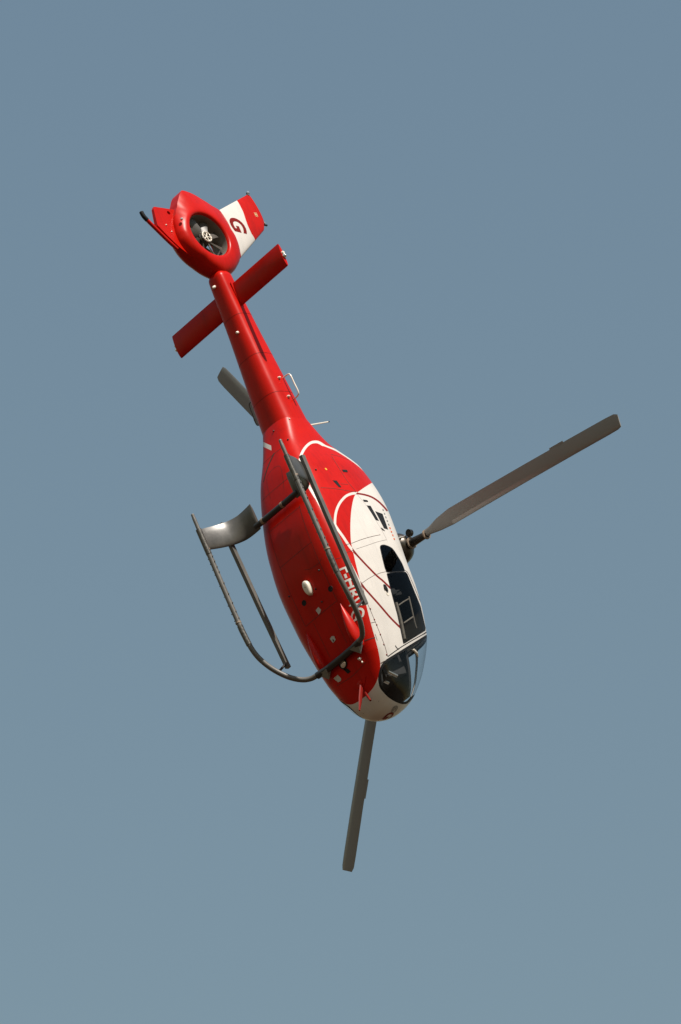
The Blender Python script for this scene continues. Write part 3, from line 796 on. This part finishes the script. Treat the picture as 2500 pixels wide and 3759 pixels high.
for px in z6((196, 500), (123, 352)) + z5((1320, 262), (1015, 530)) + z2((855, 960), (1000, 1048), (1285, 1358)):
    q, n = belly(px)
    if q is not None: fitting('belly_stud', q, n, 0.014, 0.02, DARK, fus)
# retractable landing lamp with its arm slot
q, n = belly(z6((445, 1215))[0])
lm = lathe('landing_lamp', [(0.062, -0.02), (0.072, 0.012), (0.078, 0.02), (0.072, 0.028), (0.062, 0.026)], q, n, BLACK, fus, 28)
lathe('lamp_lens', [(0.061, 0.0), (0.057, 0.006), (0.034, 0.016), (0, 0.02)], q + n * 0.022, n, LAMP, lm, 24)
hexpatch('lamp_slot', z6((440, 1275), (490, 1265), (525, 1300), (495, 1328)), BLACK, lm, 0.006)
# two small fluted probes
q, n = belly(z6((632, 1155))[0])
fitting('belly_beacon', q, n, 0.03, 0.05, LAMP, fus)
q, n = belly(z6((655, 1185))[0]); q2, n2 = belly(z6((668, 1200))[0])
tube('beacon_stem', [q, q2 + n2 * 0.02], 0.012, CREAM, fus, 8)
# wire deflector under the nose: base plate, blade in darker red standing in for its shade, thin probe
q, n = belly(z6((640, 1440))[0])
T1 = (Vector((1, 0, 0)) - n * n.x).normalized(); T2 = n.cross(T1)
def blade_plate(name, base, tip, w0, w1, th, mt, parent):
    ax = (tip - base).normalized(); sd = ax.cross(T2).normalized()
    V = []
    for c_, w_, t_ in ((base, w0, th), (base + (tip - base) * .55, (w0 * .85 + w1 * .3) , th), (tip, w1, th * .6)):
        for a, b in ((-1, 0), (-.4, 1), (.6, .8), (1, 0), (.6, -.8), (-.4, -1)): V.append(c_ + sd * w_ * a + T2 * t_ * b)
    F = [tuple(reversed(range(6))), tuple(range(12, 18))]
    for i in (0, 6):
        for k in range(6): F.append((i + k, i + (k + 1) % 6, i + 6 + (k + 1) % 6, i + 6 + k))
    return tidy(obj(name, V, F, mt, parent), 30)
qa = Vector(on_plane(z6((640, 1440))[0], 1, -0.06)); qa = q + n * -0.01
tip = Vector(on_plane(z6((626, 1750))[0], 1, -0.08))
wd_ = blade_plate('wire_deflector', qa + T1 * 0.02, tip, 0.036, 0.014, 0.016, DRED, fus)
q3, n3 = belly(z6((678, 1525))[0]); tip3 = q3 + (tip - qa).normalized() * 0.02
tp = Vector(on_plane(z6((752, 1635))[0], 1, -0.20))
tube('air_probe', [q3 - n3 * 0.01, q3 + (tp - q3) * .55, tp], [0.012, 0.02, 0.016], DRED, fus, 10)
hexpatch('deflector_base_plate', z6((560, 1480), (640, 1420), (700, 1360), (690, 1440), (660, 1500), (600, 1510)), RED, fus, 0.01)
lathe('deflector_socket', [(0.045, -0.01), (0.042, 0.03), (0.03, 0.036)], qa, n, RED, fus, 18)

# ------------------------------------------------------------------ cowling vents, seams, catches
def seam_line(name, pxs, wd__, mt, parent, off=0.0025):
    pts = curve2(pxs, 6); H = [hit(p) for p in pts]; H = [h for h in H if h[0] is not None]
    V = []; F = []
    for i, (q, n) in enumerate(H):
        a = H[min(i + 1, len(H) - 1)][0] - H[max(i - 1, 0)][0]; s_ = a.cross(n).normalized()
        V += [q + s_ * wd__ / 2 + n * off, q - s_ * wd__ / 2 + n * off]
    for i in range(len(H) - 1): F.append((2 * i, 2 * i + 1, 2 * i + 3, 2 * i + 2))
    if len(F): return obj(name, V, F, mt, parent)
for pts in (z4((450, 570), (493, 573), (540, 640), (515, 640)), z4((545, 460), (598, 463), (607, 486), (560, 484)), z4((800, 828), (840, 832), (926, 986), (893, 978)), z4((888, 888), (962, 914), (1020, 1076), (978, 1062)), z4((760, 768), (806, 774), (816, 792), (775, 790)), z4((944, 1054), (965, 1066), (990, 1092), (960, 1080))):
    hexpatch('cowling_vent', pts, BLACK, fus, 0.004)
for px in z4((278, 461)): q, n = belly(px); fitting('cowling_catch', q, n, 0.016, 0.008, BLACK, fus)
q, n = belly(z4((382, 454))[0]); lathe('fuel_mark_ring', [(0.012, 0.003), (0.022, 0.0035), (0.022, -0.01)], q, n, YELLOW, fus, 16)
for pts, w_ in [(z4((330, 645), (450, 652), (560, 668), (690, 690)), .007), (z4((440, 320), (520, 450), (600, 575), (695, 690)), .008), (z4((430, 300), (520, 325), (620, 360)), .006), (z4((535, 605), (610, 612)), .006),
                (z4((645, 1217), (740, 1180), (840, 1150), (940, 1128)), .006), (z4((480, 1378), (540, 1362), (590, 1348)), .005), (z4((690, 1275), (800, 1240), (900, 1205), (1000, 1180)), .003),
                (z4((570, 1235), (640, 1217)), .006), (z4((590, 1310), (660, 1290)), .005), (z4((700, 710), (800, 830)), .003), (z4((900, 990), (960, 1090), (1010, 1190)), .003),
                (z6((757, 742), (812, 730)), .006), (z6((640, 968), (720, 935), (805, 910)), .012), (z6((870, 1208), (915, 1180)), .010), (z6((390, 1612), (430, 1630)), .006),
                (z6((0, 130), (60, 120), (150, 60), (190, 0)), .005), (z2((750, 1480), (770, 1400), (810, 1290), (860, 1185)), .030), (z6((805, 870), (820, 910), (830, 945)), .005)]:
    seam_line('panel_seam', pts, w_, SEAM, fus)
def belly_seam(pts, wd__=0.006):
    V = []; F = []
    P_ = smoothpath(pts, 10)
    for i, p in enumerate(P_):
        tdir = P_[min(i + 1, len(P_) - 1)] - P_[max(i - 1, 0)]; tdir /= np.linalg.norm(tdir); nn = np.array([-tdir[1], tdir[0]]) * wd__ / 2
        for sg in (-1, 1):
            x, y = p + sg * nn; V.append((x, y, keel(x, y, 0.0025)))
    for i in range(len(P_) - 1): F.append((2 * i, 2 * i + 1, 2 * i + 3, 2 * i + 2))
    obj('belly_seam', V, F, SEAM, fus)
for sy in (-1, 1):
    belly_seam([(-0.45, sy * 0.36), (0.4, sy * 0.37), (1.25, sy * 0.37)])
    belly_seam([(1.30, sy * 0.20), (1.9, sy * 0.20)], 0.005)
for x in (-0.42, 0.22, 1.26): belly_seam([(x, -0.37), (x, 0.0), (x, 0.37)])
belly_seam([(2.32, -0.34), (2.36, 0.0), (2.32, 0.34)], 0.006)
belly_seam([(-1.60, -0.25), (-1.60, 0.25)], 0.006); belly_seam([(-1.0, -0.36), (-1.0, 0.36)], 0.006)
belly_seam([(-0.9, -0.16), (-1.3, -0.15), (-1.3, 0.15), (-0.9, 0.16)], 0.004)
for x in (-2.62, -3.36, -4.12):
    V = []; F = []
    for dx_ in (0, 0.007):
        r = boom_r(x) + 0.002
        for k in range(72):
            a = 2 * math.pi * k / 72; c, s_ = math.cos(a), math.sin(a)
            V.append((x + dx_, r * math.copysign(abs(c) ** (2 / 3.0), c), 1.695 + r * math.copysign(abs(s_) ** (2 / 3.0), s_)))
    for k in range(72): F.append((k, (k + 1) % 72, 72 + (k + 1) % 72, 72 + k))
    obj('boom_frame_line', V, F, DRED, boom)
# hinges under the door
for px in z6((700, 468), (750, 580), (797, 703), (824, 765), (866, 875), (906, 990), (938, 1108)):
    q, n = belly(px); fitting('door_hinge_screw', q, n, 0.012, 0.01, DRED, doors['starboard'])
# door handle and the frame of the sliding pane
dh = hexpatch('door_handle', z6((898, 303), (920, 312), (940, 348), (950, 385), (940, 392), (925, 360), (908, 355)), BLACK, doors['starboard'], 0.02)
hexpatch('handle_key_plate', z6((930, 392), (952, 386), (965, 420), (955, 430), (938, 412)), CREAM, doors['starboard'], 0.006)
def bar(name, pxs, wd__, mt, parent, depth=0.025):
    H = [hit(p) for p in pxs]; P = [q - n * depth for q, n in H if q is not None]
    if len(P) > 1: tube(name, P, wd__ / 2, mt, parent, 8)
WRAIL = mat('window_rail_bronze', (0.22, 0.19, 0.16), 0.5, var=0.25, vscale=20)
bar('window_rail', z6((1065, 500), (1090, 590), (1120, 700), (1150, 850), (1165, 920)), 0.055, WRAIL, doors['starboard'], 0.035)
bar('window_bar', z6((1090, 532), (1150, 490), (1205, 460)), 0.022, WRAIL, doors['starboard'])
bar('window_bar', z6((1150, 738), (1200, 705), (1255, 668)), 0.026, WRAIL, doors['starboard'])
bar('window_rail', z6((1210, 432), (1240, 560), (1280, 740), (1300, 800)), 0.024, WRAIL, doors['starboard'])
# post edges and small latches on the windshield post
seam_line('post_edge', z6((950, 1130), (1120, 1010), (1300, 905), (1396, 852)), .012, BLACK, fus)
hl = seam_line('post_edge', z6((1035, 1002), (1060, 1035), (1080, 1042)), .012, BLACK, fus, 0.006)
q, n = belly(z6((1238, 1050))[0]); q2, n2 = belly(z6((1290, 1140))[0])
tube('windshield_wiper', [q + n * 0.015, (q + q2) / 2 + n * 0.03, q2 + n * 0.02], [0.016, 0.022, 0.006], CREAM, fus, 8)
# nose marks: round crest and initial
def disc_mark(name, px, r, mt, parent, off, rin=0):
    q, n = hit(px)
    a = n.orthogonal().normalized(); b = n.cross(a); V = []; F = []
    for rr_ in (rin, r):
        for k in range(28):
            p = q + (a * math.cos(2 * math.pi * k / 28) + b * math.sin(2 * math.pi * k / 28)) * max(rr_, .001)
            h = bvh.find_nearest(p); nn = h[1] if h[1].dot(n) > 0 else -h[1]
            V.append(h[0] + nn * off)
    for k in range(28): F.append((k, (k + 1) % 28, 28 + (k + 1) % 28, 28 + k))
    return obj(name, V, F, mt, parent)
em = disc_mark('round_crest', z6((1030, 1735))[0], 0.062, PLATE, fus, 0.003)
disc_mark('crest_ring', z6((1030, 1735))[0], 0.062, GREY, em, 0.005, 0.05)
for dx_, dy_, r_ in ((-14, 6, .016), (10, -10, .02), (14, 12, .014), (-6, -18, .012)):
    disc_mark('crest_charge', z6((1030 + dx_, 1735 + dy_))[0], r_, GREY, em, 0.005, r_ * .4)

# ------------------------------------------------------------------ lettering
def text_mesh(txt, size, xs_=1.0, bold=0.012):
    cu = bpy.data.curves.new('t', 'FONT'); cu.body = txt; cu.size = size; cu.resolution_u = 5; cu.offset = bold * size
    ob = bpy.data.objects.new('t', cu); col.objects.link(ob)
    dg = bpy.context.evaluated_depsgraph_get(); me = bpy.data.meshes.new_from_object(ob.evaluated_get(dg))
    bpy.data.objects.remove(ob); bm = bmesh.new(); bm.from_mesh(me)
    bmesh.ops.triangulate(bm, faces=bm.faces)
    for _ in range(3):
        es = [e for e in bm.edges if e.calc_length() > 0.03]
        if es: bmesh.ops.subdivide_edges(bm, edges=es, cuts=1); bmesh.ops.triangulate(bm, faces=bm.faces)
    V = [(v.co.x * xs_, v.co.y) for v in bm.verts]; bm.verts.index_update(); F = [tuple(v.index for v in f.verts) for f in bm.faces]; bm.free()
    return V, F
V, F = text_mesh('F-HBVG', 0.34, 0.62)
wdt = max(v[0] for v in V); k = 0.86 / wdt
VV = []
for a, b in V:
    x = 0.83 + a * k; z = 0.715 + b * 0.98
    # walk up the curved side by arc length from the baseline
    zz = 0.715; y_ = hull_side(x, zz); left = b
    while left > 0.004:
        z2_ = zz + 0.004; y2 = hull_side(x, z2_); left -= math.hypot(0.004, y2 - y_); zz, y_ = z2_, y2
    VV.append((x, hull_side(x, zz, -1, 0.005), zz))
obj('registration_letters', VV, F, WHITE, fus, False)
# tail initial on the fin, both sides
V, F = text_mesh('G', 0.43, 0.97, 0.032)
fbv = BVHTree.FromPolygons([tuple(v.co) for v in fin.data.vertices], [tuple(p.vertices) for p in fin.data.polygons])
gc = on_plane(z1((962, 408))[0], 1, -0.06)
cxm = (max(v[0] for v in V) + min(v[0] for v in V)) / 2; cym = (max(v[1] for v in V) + min(v[1] for v in V)) / 2
for sy in (-1, 1):
    VV = []
    for a, b in V:
        a -= cxm; b -= cym; x = gc[0] + (a * 1.0 + b * 0.10) * (1 if sy < 0 else -1); z = gc[2] + b
        h = fbv.ray_cast(Vector((x, sy * 1.0, z)), Vector((0, -sy, 0)))
        VV.append((x, (h[0].y if h[0] else sy * 0.05) + sy * 0.003, z))
    obj('tail_letter', VV, F, DRED, fin, False)
V, F = text_mesh('1801', 0.095, 0.8)
tc_ = on_plane(z1((1118, 290))[0], 1, -0.05)
VV = []
for a, b in V:
    x = tc_[0] + a * 0.62; z = tc_[2] + b - 0.03; h = fbv.ray_cast(Vector((x, -1, z)), Vector((0, 1, 0))); VV.append((x, (h[0].y if h[0] else -.05) - 0.003, z))
obj('fin_number', VV, F, PALEY, fin, False)
V, F = text_mesh('G', 0.24, 1.0, 0.03)
V2, n_ = hit(z6((965, 1815))[0])
if V2 is not None:
    T1 = Vector((0, 1, 0)); T1 = (T1 - n_ * T1.dot(n_)).normalized(); T2 = n_.cross(T1)
    if T2.z < 0: T2 = -T2
    VV = []
    for a, b in V:
        p = V2 + T1 * (a - 0.09) + T2 * (b - 0.08); h = bvh.find_nearest(p); nn = h[1] if h[1].dot(n_) > 0 else -h[1]
        VV.append(h[0] + nn * 0.004)
    obj('nose_letter', VV, F, DRED, fus, False)
# small two-tone lettering along the cowling shoulder (too small to read)
for k in range(9):
    f_ = k / 8; x_ = 968 + (1082 - 968) * f_; y_ = 875 + (1172 - 875) * f_
    hexpatch('cowling_print', z4((x_ - 7, y_ - 10), (x_ + 5, y_ - 6), (x_ + 9, y_ + 11), (x_ - 3, y_ + 6)), GREY if k < 5 else ORANGE, fus, 0.0035)

# ------------------------------------------------------------------ main rotor
HUBC = Vector((0, 0, 3.14))
rotor = lathe('rotor_head', [(0.10, -0.55), (0.11, -0.24), (0.17, -0.19), (0.235, -0.12), (0.255, -0.04), (0.24, 0.05), (0.19, 0.13), (0.11, 0.19), (0.04, 0.21), (0, 0.212)], HUBC, (0, 0, 1), HUB, heli, 40)
lathe('swashplate', [(0.12, 0), (0.20, 0.01), (0.21, 0.04), (0.12, 0.06)], HUBC + Vector((0, 0, -0.30)), (0, 0, 1), HUB, rotor, 32)
for az, fl in ((80.0, -3.8), (-40.0, -3.0), (203.0, 2.5)):
    a = R_(az); f_ = R_(fl)
    d = Vector((math.cos(f_) * math.cos(a), -math.cos(f_) * math.sin(a), math.sin(f_)))
    side = Vector((math.sin(a), math.cos(a), 0)); side = (side - d * side.dot(d)).normalized()     # towards the leading edge (clockwise rotor)
    up_ = d.cross(side); up_ = up_ if up_.z > 0 else -up_
    V = []; F = []; n = 20
    st_ = [(0.62, .05, .045), (0.75, .06, .035), (0.95, .10, .028), (1.25, .13, .020), (2.0, .13, .018), (3.0, .13, .018), (4.0, .13, .017), (4.75, .13, .016), (4.93, .125, .015), (5.0, .10, .010)]
    for r, ch, tk in st_:
        pit = R_(9 - 8 * r / 5); cv = side * math.cos(pit) + up_ * math.sin(pit); nv = up_ * math.cos(pit) - side * math.sin(pit)
        sag = 0.16 * ((r / 5) ** 2 - r / 5)
        for k in range(n):
            s_ = k / n * 2; top = s_ > 1; q = (2 - s_) if top else s_; qq = q ** 1.5
            h = tk * (1.9 * math.sqrt(qq) * (1 - qq) ** .85 + 0.1 * qq) * (1 if top else -0.8)
            V.append(HUBC + d * r + up_ * sag + cv * (ch * (0.7 - 2 * qq)) + nv * h)
    MI = []
    for i in range(len(st_) - 1):
        for k in range(n):
            F.append((i * n + k, i * n + (k + 1) % n, (i + 1) * n + (k + 1) % n, (i + 1) * n + k)); MI.append(1 if (k < 4 or k >= n - 4) and i > 2 else 0)
    F += [tuple(range(n)), tuple(range((len(st_) - 1) * n, len(st_) * n))]; MI += [0, 0]
    bl = tidy(obj('rotor_blade', V, F, [BLADE, BLADE_LE], rotor, True, MI), 40)
    pit = R_(9 - 8 * 3.7 / 5); cv = side * math.cos(pit) + up_ * math.sin(pit); sg_ = 0.16 * ((3.7 / 5) ** 2 - 3.7 / 5)
    c_ = HUBC + d * 3.7 + up_ * sg_ - cv * 0.178
    Vt, Ft = box_data((0, 0, 0), (1, 1, 1)); Vt = [c_ + d * v.x * 0.30 + cv * v.y * 0.03 + up_ * v.z * 0.004 for v in Vt]
    tidy(obj('trim_tab', Vt, Ft, BLADE, bl, False))
    tube('blade_grip', [HUBC + d * 0.18, HUBC + d * 0.40, HUBC + d * 0.66], [0.075, 0.065, 0.05], HUB, bl, 14)
    tube('grip_collar', [HUBC + d * 0.615, HUBC + d * 0.64], 0.078, TAN, bl, 20)
    tube('grip_collar', [HUBC + d * 0.27, HUBC + d * 0.295], 0.095, TAN, bl, 20)
    tube('damper', [HUBC + d * 0.30 - side * 0.16 - up_ * 0.03, HUBC + d * 0.30 - side * 0.16 + up_ * 0.03], [0.06, 0.055], HUB, bl, 18)
    tube('damper_arm', [HUBC + d * 0.22, HUBC + d * 0.30 - side * 0.16], 0.02, HUB, bl, 10)
    tube('pitch_link', [HUBC + d * 0.22 - side * 0.14 - up_ * 0.02, HUBC + Vector((0, 0, -0.28)) + d * 0.18 - side * 0.08], 0.013, METAL, bl, 8)
